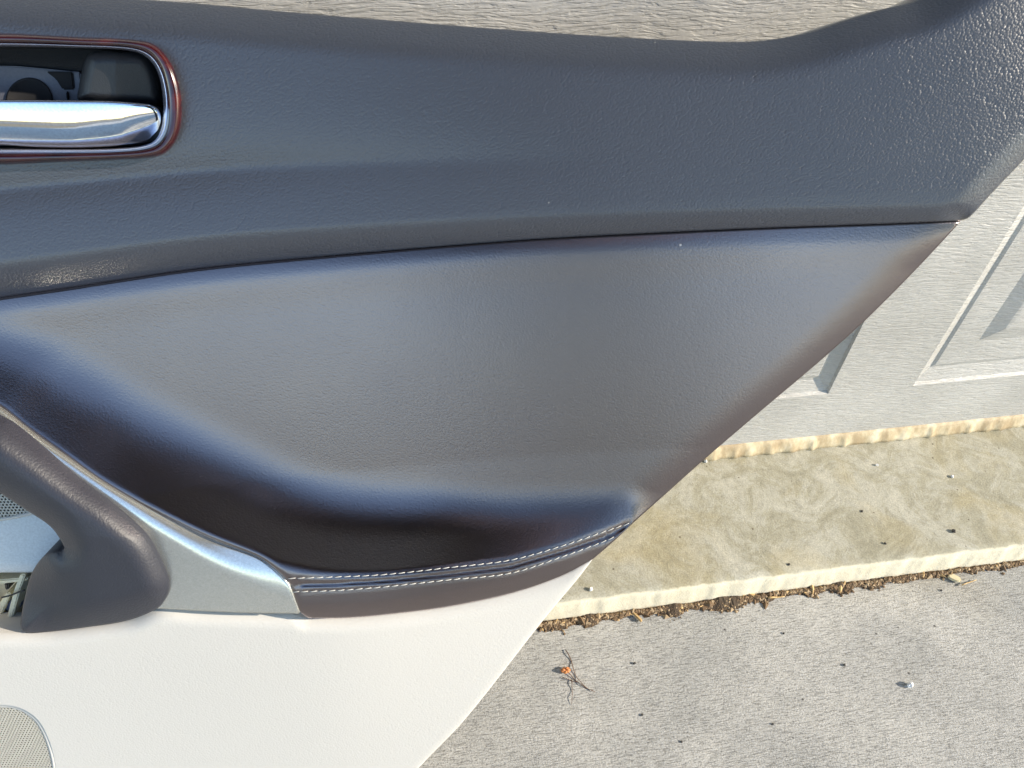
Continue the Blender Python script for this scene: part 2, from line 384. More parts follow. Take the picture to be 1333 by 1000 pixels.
# ------------------------------------------------------------------ door trim panel: frame of reference
LEAN = math.radians(27.5); DEPTH = .40
Nn = np.array((0, -math.cos(LEAN), math.sin(LEAN))); Vv = np.array((0, math.sin(LEAN), math.cos(LEAN))); Uu = np.array((1., 0, 0))
YAW = math.radians(-6)
Rz = np.array(((math.cos(YAW), -math.sin(YAW), 0), (math.sin(YAW), math.cos(YAW), 0), (0, 0, 1)))
Nn, Vv, Uu = Rz @ Nn, Rz @ Vv, Rz @ Uu          # it does not stand quite parallel to the door
CAMP = np.array((0, 0, CAM_H))
C0 = CAMP + to_world(np.array((0, 0, DEPTH)))
BASE = C0 - Vv * ((C0[2] - DRIVE_Z) / Vv[2])
root = empty('car_door_panel', tuple(BASE))
root.rotation_euler = Matrix(((Uu[0], Vv[0], Nn[0]), (Uu[1], Vv[1], Nn[1]), (Uu[2], Vv[2], Nn[2]))).to_euler()
tag(root, 'charcoal and cream car door trim panel leaning against the garage door', 'door panel')
PXM = DEPTH / FPX                    # metres per photograph pixel at the middle of the panel
def P(px, py, w):
    """the photograph's point (px, py) on the panel plane raised by w -> panel coordinates"""
    px, py, w = np.broadcast_arrays(np.asarray(px, float), np.asarray(py, float), np.asarray(w, float))
    c = np.stack([px - CX, py - CY, np.full(px.shape, FPX)], -1)
    r = np.stack([c @ XW, c @ YW, c @ ZW], -1)
    tt = ((C0 - CAMP) @ Nn + w) / (r @ Nn)
    X = CAMP + r * tt[..., None] - BASE
    return np.stack([X @ Uu, X @ Vv, X @ Nn], -1)
def ground_py(px, w=0., v=.006):
    lo, hi = 900., 1600.
    for _ in range(50):
        mid = (lo + hi) / 2
        if P(px, mid, w)[1] > v: lo = mid
        else: hi = mid
    return lo

def curve(pts, step=5., closed=False):
    pts = np.array(pts, float); n = len(pts); o = []
    rngi = range(n if closed else n - 1)
    for i in rngi:
        p1, p2 = pts[i], pts[(i + 1) % n]
        p0 = pts[(i - 1) % n] if closed or i > 0 else 2 * p1 - p2
        p3 = pts[(i + 2) % n] if closed or i + 2 < n else 2 * p2 - p1
        L = np.linalg.norm(p2 - p1); k = max(1, int(round(L / step)))
        # centripetal-ish tangents, limited by the segment
        t1 = (p2 - p0); t1 = t1 / (np.linalg.norm(t1) + 1e-9) * L; t2 = (p3 - p1); t2 = t2 / (np.linalg.norm(t2) + 1e-9) * L
        for j in range(k):
            s = j / k; h = (2 * s**3 - 3 * s**2 + 1, s**3 - 2 * s**2 + s, -2 * s**3 + 3 * s**2, s**3 - s**2)
            o.append(h[0] * p1 + h[1] * t1 + h[2] * p2 + h[3] * t2)
    if not closed: o.append(pts[-1])
    return np.array(o)
def dist(x, y, ch, closed=False):
    a = ch if closed else ch[:-1]; bb = np.roll(ch, -1, 0) if closed else ch[1:]
    best = np.full(x.shape, 1e9)
    for p, q in zip(a, bb):
        d = q - p; L2 = d @ d + 1e-12
        s = np.clip(((x - p[0]) * d[0] + (y - p[1]) * d[1]) / L2, 0, 1)
        best = np.minimum(best, (x - p[0] - s * d[0])**2 + (y - p[1] - s * d[1])**2)
    return np.sqrt(best)
def inside(x, y, ch):
    r = np.zeros(x.shape, bool); q = np.roll(ch, -1, 0)
    for (x1, y1), (x2, y2) in zip(ch, q):
        if y1 == y2: continue
        c = (y1 > y) != (y2 > y)
        r ^= c & (x < (x2 - x1) * (y - y1) / (y2 - y1) + x1)
    return r
def roll(d, R, h, p=2.):
    """edge rounding that ends in a slope of 2h/R, never past the line of sight"""
    q = np.clip(1 - d / R, 0, 1); return -h * q * q
def sint(x, xs, ys, sg=45.):
    """smooth interpolation without kinks"""
    g = np.arange(-1000, 1701, 10.); v_ = np.interp(g, xs, ys); k = np.exp(-.5 * (np.arange(-150, 151, 10.) / sg)**2); k /= k.sum()
    return np.interp(x, g, np.convolve(np.pad(v_, 15, mode='edge'), k, 'valid'))
def smin(a, b, k):
    h = np.clip(.5 + .5 * (b - a) / k, 0, 1); return b * (1 - h) + a * h - k * h * (1 - h)

def fill(name, outline, wfun, material, parent, sp=4., fine=None, skirt=.02, holes=(), coarse=3, lim=(-40, 1370, -40, 1040)):
    """a trimmed surface patch of the panel: outline and holes in photograph points, height from wfun"""
    loops = [outline] + list(holes); pts = []; edges = []
    for lp in loops:
        k = len(pts); pts += [tuple(p) for p in lp]; edges += [(k + i, k + (i + 1) % len(lp)) for i in range(len(lp))]
    x0, y0 = outline.min(0); x1, y1 = outline.max(0); h = sp / 2
    gx, gy = np.meshgrid(np.arange(x0, x1, h), np.arange(y0, y1, h * .866)); jj = np.arange(gx.shape[0])[:, None]; ii = np.arange(gx.shape[1])[None, :]
    gx = gx + (jj % 2) * h / 2
    L0, L1, L2, L3 = lim
    off = (gx < L0) | (gx > L1) | (gy < L2) | (gy > L3)
    lvl2 = (jj % 2 == 0) & (ii % 2 == 0); lvl3 = (jj % (2 * coarse) == 0) & (ii % (2 * coarse) == 0)
    near = np.zeros(gx.shape, bool)
    cand = (lvl2 & ~off) | (lvl3 & off)
    if fine: cand |= ~off
    X, Y, isl2, offc = gx[cand], gy[cand], (lvl2 | lvl3)[cand], off[cand]
    k = inside(X, Y, outline)
    for hl in holes: k &= ~inside(X, Y, hl)
    X, Y, isl2, offc = X[k], Y[k], isl2[k], offc[k]
    D = np.min([dist(X, Y, lp, True) for lp in loops], 0)
    if fine:
        keep = (D > h * .7) & (isl2 | (D < fine)) & (isl2 & (D > sp * .4) | (D < fine))
    else: keep = D > sp * .55
    if fine: keep &= (D > 12.5) | (offc & (D > sp))
    X, Y = X[keep], Y[keep]
    if fine:           # rows of points that follow the edges keep the rounded rims smooth
        for lp in loops:
            tg = np.roll(lp, -1, 0) - np.roll(lp, 1, 0); nn = np.stack([-tg[:, 1], tg[:, 0]], -1); nn /= np.linalg.norm(nn, axis=1)[:, None] + 1e-9
            for off_ in (2.2, 4.8, 7.8, 11.):
                for sg in (-1, 1):
                    q = lp + nn * off_ * sg; ok = inside(q[:, 0], q[:, 1], outline) & (q[:, 0] > L0) & (q[:, 0] < L1) & (q[:, 1] > L2) & (q[:, 1] < L3)
                    for hl in holes: ok &= ~inside(q[:, 0], q[:, 1], hl)
                    q = q[ok]
                    if not len(q): continue
                    dq = np.min([dist(q[:, 0], q[:, 1], l2, True) for l2 in loops], 0); q = q[dq > off_ * .93]
                    X = np.concatenate([X, q[:, 0]]); Y = np.concatenate([Y, q[:, 1]])
    nb = len(pts); allp = pts + list(zip(X, Y))
    res = delaunay_2d_cdt([Vector(p) for p in allp], edges, [], 0, 1e-4)
    pv = np.array([tuple(p) for p in res[0]]); tri = np.array([f for f in res[2] if len(f) == 3])
    cen = pv[tri].mean(1); k = inside(cen[:, 0], cen[:, 1], outline)
    for hl in holes: k &= ~inside(cen[:, 0], cen[:, 1], hl)
    tri = tri[k]
    w = wfun(pv[:, 0], pv[:, 1]); loc = P(pv[:, 0], pv[:, 1], w)
    a, b2, c = loc[tri[:, 0]], loc[tri[:, 1]], loc[tri[:, 2]]
    flip = np.cross(b2 - a, c - a)[:, 2] < 0
    tri[flip] = tri[flip][:, ::-1]
    F = [tuple(f) for f in tri]; V = list(loc)
    if skirt:
        cnt = {}
        for f in F:
            for i in range(3):
                e = (f[i], f[(i + 1) % 3]); cnt[e] = cnt.get(e, 0) + 1
        bnd = [e for e in cnt if (e[1], e[0]) not in cnt]; mp = {}
        for e in bnd:
            for i in e:
                if i not in mp:
                    mp[i] = len(V); V.append(loc[i] - np.array((0, 0, skirt)))
        F += [(e[1], e[0], mp[e[0]], mp[e[1]]) for e in bnd]
    return link_mesh(name, V, F, material, parent)

# ------------------------------------------------------------------ traced curves of the panel
SEAM = curve([(-950, 560), (-500, 478), (-230, 428), (-100, 404), (0, 388), (83, 376), (167, 363), (250, 351), (333, 342), (420, 334), (500, 327), (583, 320), (700, 311), (833, 304), (1000, 296.5), (1160, 291), (1253, 287)], 6)
TOP = curve([(-950, -150), (-500, -75), (-100, -22), (100, -6), (250, 4), (333, 12), (500, 26), (667, 39), (800, 48), (900, 53), (960, 54.5), (1000, 52), (1050, 43), (1100, 27), (1150, 12), (1195, 0), (1260, -36), (1350, -84), (1450, -118), (1530, -130), (1580, -116), (1600, -70)], 6)
URIGHT = curve([(1600, -70), (1450, 86), (1333, 208), (1290, 253), (1262, 283), (1253, 287)], 6)
IRIGHT = curve([(1251, 288), (1200, 343), (1144, 400), (1105, 437), (1050, 485), (1000, 527), (917, 598), (870, 640), (822, 683), (803, 701), (772, 728)], 6)
LIPT = [(-230, 426), (-100, 474), (0, 531), (32, 557), (82, 592), (137, 630), (212, 671), (270, 699), (333, 723), (352, 735), (370, 752), (378, 763), (388, 790), (392, 798), (402, 805)]
BANDB = [(402, 805), (450, 804.5), (500, 800.5), (583, 790), (667, 772), (730, 750), (772, 728)]
ILEFT = curve(LIPT, 5); IBOT = curve(BANDB, 5)
STL = np.array([(375, 753), (440, 751), (500, 748), (583, 739), (665, 729), (734, 710), (787, 692), (823, 680)], float)
STM = np.array([(378, 761.5), (440, 759.5), (500, 756), (583, 748), (665, 737.5), (734, 717.5), (787, 699), (814, 686)], float)
STR = np.array([(381, 770.5), (440, 768.5), (500, 764), (583, 755), (665, 746), (734, 724), (787, 704.5), (806, 696)], float)
LEDGE = curve([(-230, 426), (-100, 474), (0, 531), (32, 557), (82, 592), (137, 630), (212, 669), (285, 703), (350, 729), (420, 744), (500, 747), (583, 739), (665, 729), (734, 710), (787, 692), (823, 680)], 6)
BEZ_O = curve([(-170, 60), (-140, 47), (0, 44), (100, 48.5), (175, 52), (202, 59), (221, 80), (232, 108), (236.5, 140), (233.5, 172), (222, 193), (205, 203.5), (150, 208), (75, 211), (0, 214), (-140, 214), (-170, 200), (-185, 130)], 5, True)
BEZ_I = curve([(-150, 80), (-125, 63), (0, 60), (100, 62), (175, 66), (195, 76), (207, 95), (213, 125), (213, 155), (208.5, 175), (196, 188), (150, 194), (75, 195), (0, 194.5), (-125, 194), (-150, 180), (-160, 130)], 5, True)

def w_upper(x, y):
    ds = dist(x, y, SEAM); dt = dist(x, y, TOP); dr = dist(x, y, URIGHT)
    Rb = sint(x, [0, 300, 700, 1250], [50, 44, 32, 24]); hb = sint(x, [0, 300, 700, 1250], [.0125, .011, .0075, .0052])
    w = .008 - .05 * PXM * np.maximum(ds - 40, 0)
    w = w - hb * np.clip(1 - ds / Rb, 0, 1)**1.7
    w = w + roll(dt, 55, .0105) + roll(dr, 34, .0045)
    yc = sint(x, [-200, 0, 150, 300, 600, 900], [262, 246, 232, 219, 209, 208])
    A = sint(x, [-400, 0, 250, 500, 800], [1, 1, 1, .55, 0.])
    d = y - yc; s = np.sqrt(d * d + 36)
    w = w - A * .0058 * np.exp(-s / np.where(d > 0, 42., 36.))
    return w
def ledge_terms(x, y):
    R = sint(x, [-230, -100, 0, 150, 300, 420, 560, 680, 780, 825], [30, 80, 120, 154, 158, 150, 130, 104, 70, 50])
    yl = np.interp(x, LEDGE[:, 0], LEDGE[:, 1]); sg = np.where(y < yl, 1., -1.)
    return R, sg * dist(x, y, LEDGE)
def w_insert(x, y):
    ds = dist(x, y, SEAM); dr = dist(x, y, IRIGHT)
    w = -.045 * PXM * np.clip(ds - 22, 0, 260) + roll(ds, 20, .0010) * np.interp(x, [700, 1150], [1, .15]) + .0004 * np.exp(-((ds - 26) / 24)**2)
    w = w + -.0032 * np.clip(1 - dr / 46, 0, 1)**2.4 * np.interp(y, [300, 350, 640, 700], [.3, 1, 1, .25])
    R, dl = ledge_terms(x, y)
    h = sint(x, [-230, 0, 150, 330, 560, 700, 830], [.42, .60, .68, .78, .84, .62, .3]) * R * PXM / 2
    q = 1 - dl / R; q = np.maximum(q, 0)
    tq = np.clip(q / .75, 0, 1); f1 = 2 * h * (.75 * (tq**3 - tq**4 / 2) + np.maximum(q - .75, 0)); h = 1.25 * h; f2 = h + .0016 + .10 * dl * PXM
    w = w + smin(f1, f2, .0035)
    dm = dist(x, y, STM); w = w - .0016 * np.exp(-(dm / 2.6)**2)
    for c in (STL, STR): w = w - .0004 * np.exp(-(dist(x, y, c) / 2.2)**2)
    bl = np.concatenate([ILEFT[-30:], IBOT])
    w = w + roll(dist(x, y, IBOT), 22, .0035) * sint(x, [640, 740], [1, .15], 20)
    w = w + roll(dist(x, y, ILEFT), 7, .0012)
    return w
LTOP = curve([(-60, 824), (0, 823.5), (60, 823), (110, 817), (165, 808), (207, 792), (260, 795), (333, 798), (388, 799)], 6)
LRIGHT = curve([(776, 722), (755, 750), (710, 804), (605, 937), (545, 1000), (470, 1090)], 6)
LSOFT = curve([(-950, 860), (-300, 838), (0, 826), (200, 815), (400, 802), (583, 782), (667, 764), (740, 738), (800, 700)], 12)
def w_lower(x, y):
    chain = np.concatenate([LTOP, IBOT]); d = dist(x, y, chain)
    g = sint(x, [300, 450, 770], [1, .95, .25])
    soft = dist(x, y, LSOFT)
    w = -.003 + g * .020 * np.exp(-(soft / 260.)**1.5)
    w = w + roll(d, 22, .0045) * sint(x, [450, 770], [1, .6])
    w = w + roll(dist(x, y, LRIGHT), 7, .0005)
    return w

# handle opening is cut from the upper trim, the grille opening from the lower trim
hole_h = curve([(-158, 75), (-130, 56), (0, 52), (100, 55), (178, 59), (200, 70), (215, 92), (223, 125), (223, 155), (217, 182), (200, 196), (150, 200), (75, 202), (0, 203), (-130, 203), (-158, 188), (-170, 130)], 6, True)
left_side = np.array([(-950, y) for y in np.linspace(545, -130, 30)], float)
outl = np.concatenate([TOP[:-1], URIGHT[:-1], SEAM[::-1][:-1], left_side])
fill('upper_trim', outl, w_upper, MAT['upper'], root, 6., 90, .022, [hole_h])
outl = np.concatenate([SEAM[(SEAM[:, 0] > -226)][:-1] + (0, 1.5), IRIGHT[:-1], IBOT[::-1][:-1], ILEFT[::-1][:-1]])
ins = fill('door_insert', outl, w_insert, MAT['insert'], root, 6., 70, .02)
GRO = curve([(-330, 960), (-290, 925), (-150, 919), (0, 919), (25, 923), (45, 935), (57, 952), (66, 975), (71, 1000), (72, 1050), (60, 1085), (20, 1098), (-290, 1100), (-330, 1070)], 5, True)
gp = lambda x: ground_py(x)
outl = np.concatenate([np.array([(-950, 562), (-700, 514), (-480, 474), (-250, 432), (-170, 490), (-110, 560), (-75, 640), (-64, 740)], float), LTOP[:-1], IBOT[:-1], LRIGHT,
                       np.array([(430, gp(430) - 4)] + [(x, gp(x)) for x in np.linspace(400, -950, 60)], float)])
low = fill('lower_trim', outl, w_lower, MAT['cream'], root, 7., 40, .018, [GRO])

# stitches: two rows of short white threads on the insert
def stitch_mesh(L):
    V = []; F = []
    for i, s in enumerate(np.linspace(-1, 1, 7)):
        r = .00029 * math.sqrt(max(.12, 1 - s**4)); z = .00030 * (1 - s * s) - .0001
        for k in range(6):
            an = k * math.pi / 3; V.append((s * L / 2, r * math.cos(an), z + r * .8 * math.sin(an)))
        if i:
            for k in range(6):
                q = (i - 1) * 6; F.append((q + k, q + (k + 1) % 6, q + 6 + (k + 1) % 6, q + 6 + k))
    F += [tuple(range(6))[::-1], tuple(range(36, 42))]
    me = bpy.data.meshes.new('stitch'); me.from_pydata(V, [], F); me.materials.append(MAT['thread'])
    me.polygons.foreach_set('use_smooth', [True] * len(me.polygons)); return me
smesh = stitch_mesh(.0040)
for row in (STL, STR):
    c = curve(row, 1.0)
    loc = P(c[:, 0], c[:, 1], w_insert(c[:, 0], c[:, 1]))
    s = np.concatenate([[0], np.cumsum(np.linalg.norm(np.diff(loc, axis=0), axis=1))])
    pos = .0022
    while pos < s[-1] - .001:
        p = np.array([np.interp(pos, s, loc[:, k]) for k in range(3)]); q = np.array([np.interp(pos + .001, s, loc[:, k]) for k in range(3)])
        d = Vector(q - p).normalized()
        o = bpy.data.objects.new('stitch', smesh); COL.objects.link(o); o.parent = ins
        xa = d; za = Vector((0, .35, .94)); ya = za.cross(xa).normalized(); za = xa.cross(ya)
        R3 = Matrix((xa, ya, za)).transposed() @ Matrix.Rotation(math.radians(4), 3, 'Z')
        o.matrix_local = Matrix.Translation(Vector(p) + za * .0002) @ R3.to_4x4()
        pos += .00475

# satin silver accent that sweeps from the seam down beside the pull handle
CREASE = curve([(-230, 434), (-100, 484), (0, 545), (62, 590), (137, 641), (225, 697), (300, 738), (392, 770)], 5)
SIL_T = ILEFT[:-3]
outl = np.concatenate([SIL_T, curve([(389, 799), (333, 798.5), (260, 795.5), (200, 792)], 5), curve([(190, 770), (176, 722), (138, 672), (90, 638), (40, 600), (0, 571), (-100, 505), (-228, 442)], 5)])
def w_silver(x, y):
    dk = dist(x, y, CREASE); yk = np.interp(x, CREASE[:, 0], CREASE[:, 1]); s = np.where(y < yk, dk, -dk) * PXM
    dT = dist(x, y, ILEFT)
    wk = sint(x, [-230, 0, 200, 390], [.010, .0195, .0255, .0262])
    ramp_ = sint(x, [0, 250, 390], [.75, .6, .15])
    w = wk + smin(-ramp_ * s, .18 * s, .0028) 
    return w + roll(dT, 4, .0006)
fill('accent_trim', outl, w_silver, MAT['silver'], root, 5., 30, .02)

# pull handle: padded arm with its hooked foot
PULL = curve([(-236, 420), (-120, 486), (0, 557), (50, 592), (100, 630), (150, 665), (190, 702), (213, 742), (219, 762), (216, 778), (205, 792), (165, 808), (110, 817), (60, 823), (34, 824), (27.5, 819), (28, 800), (33, 775), (41, 747), (57, 724), (72, 717.5), (83, 716), (80, 705), (65, 685), (37, 666), (0, 642), (-60, 606), (-150, 560), (-235, 500), (-262, 450)], 4, True)
def w_pull(x, y):
    d = dist(x, y, PULL, True)
    w = .036 + roll(d, 36, .0088)
    w = w - .16 * PXM * np.clip(y - 700, 0, 200) - np.interp(x, [-260, -100, 0], [.018, .006, 0])
    hk = np.exp(-(((x - 50) / 40)**2 + ((y - 780) / 55)**2)); return w - .012 * hk
fill('pull_handle', PULL, w_pull, MAT['pull'], root, 5., 44, .05)

# the well behind the pull handle
outl = curve([(-75, 600), (-20, 628), (40, 660), (90, 700), (100, 735), (60, 744), (0, 745.5), (-72, 747)], 4, True)
fill('pocket_wall', outl, lambda x, y: .004 + roll(np.abs(746 - y), 14, .004) - .00006 * (700 - y), MAT['pale'], root, 5., 20, .01)
box_like = curve([(-75, 744), (60, 742), (70, 826), (-75, 830)], 8, True)
fill('well_backing', box_like, lambda x, y: np.full(x.shape, -.016), MAT['bracket'], root, 8., None, .004)
def slab(name, poly, w0, w1, material, parent=root):
    p = np.array(poly, float); n = len(p)
    a = P(p[:, 0], p[:, 1], w1); b2 = a.copy(); b2[:, 2] = w0
    F = [tuple(range(n)), tuple(range(2 * n - 1, n - 1, -1))] + [(i + n, (i + 1) % n + n, (i + 1) % n, i) for i in range(n)]
    if np.cross(a[1] - a[0], a[2] - a[0])[2] < 0: F = [f[::-1] for f in F]
    o = link_mesh(name, list(a) + list(b2), F, material, parent, False)
    bm = bmesh.new(); bm.from_mesh(o.data); bmesh.ops.bevel(bm, geom=bm.edges[:], offset=.0006, segments=2, affect='EDGES'); bm.to_mesh(o.data); bm.free(); return o
slab('rib', [(-20, 812), (0, 806), (9, 784), (14, 772), (8, 772), (-4, 790), (-20, 800)], -.018, -.004, MAT['bracket'])
slab('rib', [(14, 812), (26, 768), (33, 748), (26, 748), (18, 768), (8, 806)], -.018, -.001, MAT['bracket'])
slab('clip', [(6, 784), (27, 781), (26, 792), (6, 796)], -.018, -.007, MAT['clip'])
slab('shelf_rib', [(-20, 757), (36, 752), (34, 757), (-20, 763)], -.018, -.003, MAT['bracket'])
slab('connector', [(5, 760), (11, 760), (10, 769), (6, 768)], -.018, -.008, MAT['black'])
wp = curve([(2, 778), (14, 775), (24, 771), (32, 768)], 3); Vt, Ft = tube_data(P(wp[:, 0], wp[:, 1], np.full(len(wp), .001)), .0005, 6); link_mesh('wire', Vt, Ft, MAT['wire'], root)
slab('clip_shadow_gap', [(4, 800), (12, 797), (8, 815), (0, 818)], -.018, -.013, MAT['wire']).name = 'rubber_stop'  # black slab painting in the shaded gap below the clip

# perforated grilles: every hole cut through a thin skin
def perforated(name, outline, wfun, pitch, hole, parent, border=2.0):
    loc = P(outline[:, 0], outline[:, 1], wfun(outline[:, 0], outline[:, 1])); u0, v0 = loc[:, :2].min(0); u1, v1 = loc[:, :2].max(0)
    V = []; F = []; wm = 0.
    A_ = np.c_[loc[:, :2], np.ones(len(loc))]; co = np.linalg.lstsq(A_, loc[:, 2], rcond=None)[0]
    def lift(L_): return [(p[0], p[1], p[2] + co[0] * p[0] + co[1] * p[1] + co[2]) for p in L_]
    R = pitch / math.sqrt(3); row = pitch * math.sqrt(3) / 2; j = 0; v_ = v0
    ang = [math.radians(30 + 60 * k) for k in range(6)]
    cs = []
    while v_ < v1:
        u_ = u0 + (j % 2) * pitch / 2
        while u_ < u1: cs.append((u_, v_)); u_ += pitch
        v_ += row; j += 1
    cs = np.array(cs); k = inside(cs[:, 0], cs[:, 1], loc[:, :2]); cs = cs[k]
    for (cu, cv) in cs:
        a = len(V)
        V += [(cu + R * math.cos(t_), cv + R * math.sin(t_), wm) for t_ in ang] + [(cu + hole * math.cos(t_), cv + hole * math.sin(t_), wm - .00005) for t_ in ang] + [(cu + hole * math.cos(t_), cv + hole * math.sin(t_), wm - .0009) for t_ in ang]
        for q in range(6):
            r = (q + 1) % 6
            F += [(a + q, a + r, a + 6 + r, a + 6 + q), (a + 6 + q, a + 6 + r, a + 12 + r, a + 12 + q)]
    o = link_mesh(name, lift(V), F, MAT['grille'], parent, False)
    # foam behind and a rolled rim around
    n = len(loc); bk = [(p[0], p[1], wm - .0025) for p in loc]; link_mesh('backing', lift(bk), [tuple(range(n))], MAT['hole'], o, False)
    ctr = loc.mean(0); V = []; F = []
    tang = np.roll(loc, -1, 0) - np.roll(loc, 1, 0); nr = np.stack([tang[:, 1], -tang[:, 0]], -1); nr /= np.linalg.norm(nr, axis=1)[:, None]
    for off, dz in ((-.0012, -.0003), (-.0008, .0003), (0, .0005), (.0008, .0002), (.0011, -.003)):
        for i in range(n): V.append((loc[i, 0] + nr[i, 0] * off, loc[i, 1] + nr[i, 1] * off, wm + dz))
    for q in range(4):
        for i in range(n): F.append((q * n + i, q * n + (i + 1) % n, (q + 1) * n + (i + 1) % n, (q + 1) * n + i))
    link_mesh('rim', lift(V), F, MAT['cream'], o); return o
perforated('speaker_grille', GRO, lambda x, y: w_lower(x, y) - .0008, .00185, .00060, root)
G2 = curve([(-70, 590), (-30, 612), (10, 638), (44, 664), (30, 670.5), (0, 676), (-70, 684)], 5, True)
perforated('tweeter_grille', G2, lambda x, y: np.full(x.shape, .0065), .0019, .00062, root)

# ------------------------------------------------------------------ inner door handle
def loft(name, loops, material, parent, close=False):
    n = len(loops[0]); V = [p for l in loops for p in l]; F = []
    for q in range(len(loops) - 1):
        for i in range(n): F.append((q * n + i, q * n + (i + 1) % n, (q + 1) * n + (i + 1) % n, (q + 1) * n + i))
    if close: F.append(tuple(range((len(loops) - 1) * n, len(loops) * n)))
    o = link_mesh(name, V, F, material, parent)
    bm = bmesh.new(); bm.from_mesh(o.data); bmesh.ops.recalc_face_normals(bm, faces=bm.faces[:])
    bm.to_mesh(o.data); bm.free(); return o
def resamp(ch, n):
    c = np.vstack([ch, ch[:1]]); s = np.concatenate([[0], np.cumsum(np.linalg.norm(np.diff(c, axis=0), axis=1))]); q = np.linspace(0, s[-1], n, endpoint=False)
    return np.stack([np.interp(q, s, c[:, 0]), np.interp(q, s, c[:, 1])], -1)
def match(inner, outer):
    """points of inner nearest (by direction and place) to those of outer"""
    c = np.vstack([inner, inner[:1]]); o = []
    for p in outer:
        best = None
        for a, b2 in zip(c[:-1], c[1:]):
            d = b2 - a; s = np.clip((p - a) @ d / (d @ d + 1e-9), 0, 1); q = a + s * d; e = (q - p) @ (q - p)
            if best is None or e < best[0]: best = (e, q)
        o.append(best[1])
    return np.array(o)
BO = resamp(BEZ_O, 220); BI = match(BEZ_I, BO)
# relax so that matched points spread evenly round the inner corners
for _ in range(12): BI = .5 * BI + .25 * (np.roll(BI, 1, 0) + np.roll(BI, -1, 0))
wb = w_upper(BO[:, 0], BO[:, 1])
wb = np.full(len(wb), wb.mean()) * .7 + wb * .3
def ring(stops):
    o = []
    for f, dz in stops:
        q = BO * (1 - f) + BI * f; o.append(P(q[:, 0], q[:, 1], wb + dz + .0018))
    return o
bez = loft('handle_bezel', ring(((-.06, -.004), (0, .0016), (.07, .0034), (.2, .0050), (.36, .0056), (.60, .0052), (.78, .0036), (.80, .0022))), MAT['lacquer'], root)
loft('inner_lip', ring(((.77, .0020), (.79, .0032), (.82, .0033), (.88, .0026), (.94, .0012), (1.0, -.0012), (1.04, -.006))), MAT['lip'], bez)  # pale ring that paints the sky highlight along the bezel's inner edge
w0 = float(wb.mean())
loops = []
for f, dz in ((1.0, -.002), (1.04, -.014), (1.08, -.020)):
    q = BO * (1 - f) + BI * f; l = P(BI[:, 0], BI[:, 1], wb - .002); l[:, 2] = w0 + dz
    if f > 1.05: l[:, :2] = l[:, :2] * .985 + l[:, :2].mean(0) * .015
    loops.append(l)
cup = loft('handle_cup', loops, MAT['black'], root, True)
# plate in the cup; raised black shapes paint in the shade of hole and slot
slab('cup_plate', [(-120, 84), (20, 86), (104, 94), (108, 118), (108, 190), (-120, 190)], w0 - .0235, w0 - .0175, MAT['grey_plate'], cup)
slab('slot', [(59, 93), (94, 93.5), (96.5, 116.5), (81, 117), (72, 103)], w0 - .018, w0 - .0165, MAT['hole'], cup)
th = np.linspace(0, 2 * math.pi, 40, endpoint=False); rg = []
for r, dz in ((31, -.0174), (30, -.0166), (28, -.0166), (27, -.0170)):
    rg.append(P(38 + r * np.cos(th), 132 + r * np.sin(th), np.full(40, w0 + dz)))
loft('boss_hole', rg, MAT['hole'], cup, True)
slab('seam_rib', [(85, 119), (87.5, 119), (88.5, 130), (86, 130)], w0 - .018, w0 - .0160, MAT['hole'], cup)
TAB = curve([(103, 131), (103, 112), (107, 92), (113, 73), (125, 67), (160, 67.5), (186, 69.5), (198, 80), (207, 100), (212, 130), (206, 140), (150, 138)], 3, True)
def w_tab(x, y):
    d = dist(x, y, TAB, True)
    return w0 - .0035 + roll(d, 17, .0042) - .00009 * np.clip(x - 150, 0, 99) - .00005 * (y - 100)
fill('lock_tab', TAB, w_tab, MAT['black'], root, 4., 30, .012)
LEV = curve([(-140, 131), (-60, 130), (0, 130), (80, 130.5), (140, 131.5), (185, 135), (201, 138.5), (208, 146), (211, 162), (207, 178), (196, 185), (160, 189.5), (100, 192), (40, 191), (0, 188.5), (-80, 186), (-140, 182)], 3, True)
def w_lev(x, y):
    yt = np.interp(x, [-140, 0, 140, 211], [131, 130, 131.5, 140]); yb = np.interp(x, [-140, 0, 100, 160, 211], [182, 188.5, 192, 189.5, 178])
    s = np.clip((y - yt) / (yb - yt), 0, 1)
    d = dist(x, y, LEV, True)
    return w0 + .0035 - .0223 * (.06 * s + .15 * s * s) + roll(d, 3.0, .0006) - .0060 * np.clip((x - 70) / 140, 0, 1.2)**2.4
fill('handle_lever', LEV, w_lev, MAT['chrome'], root, 3., 30, .006)

# backing shell gives the panel its depth
bk = np.array([(-930, 60), (-500, 20), (0, 40), (500, 70), (980, 100), (1230, 60), (1480, -20), (1180, 270), (1080, 420), (880, 590), (740, 735), (520, 985), (380, 1100), (-930, 1060)], float)
slab('backing_shell', bk, -.045, -.024, MAT['back'])

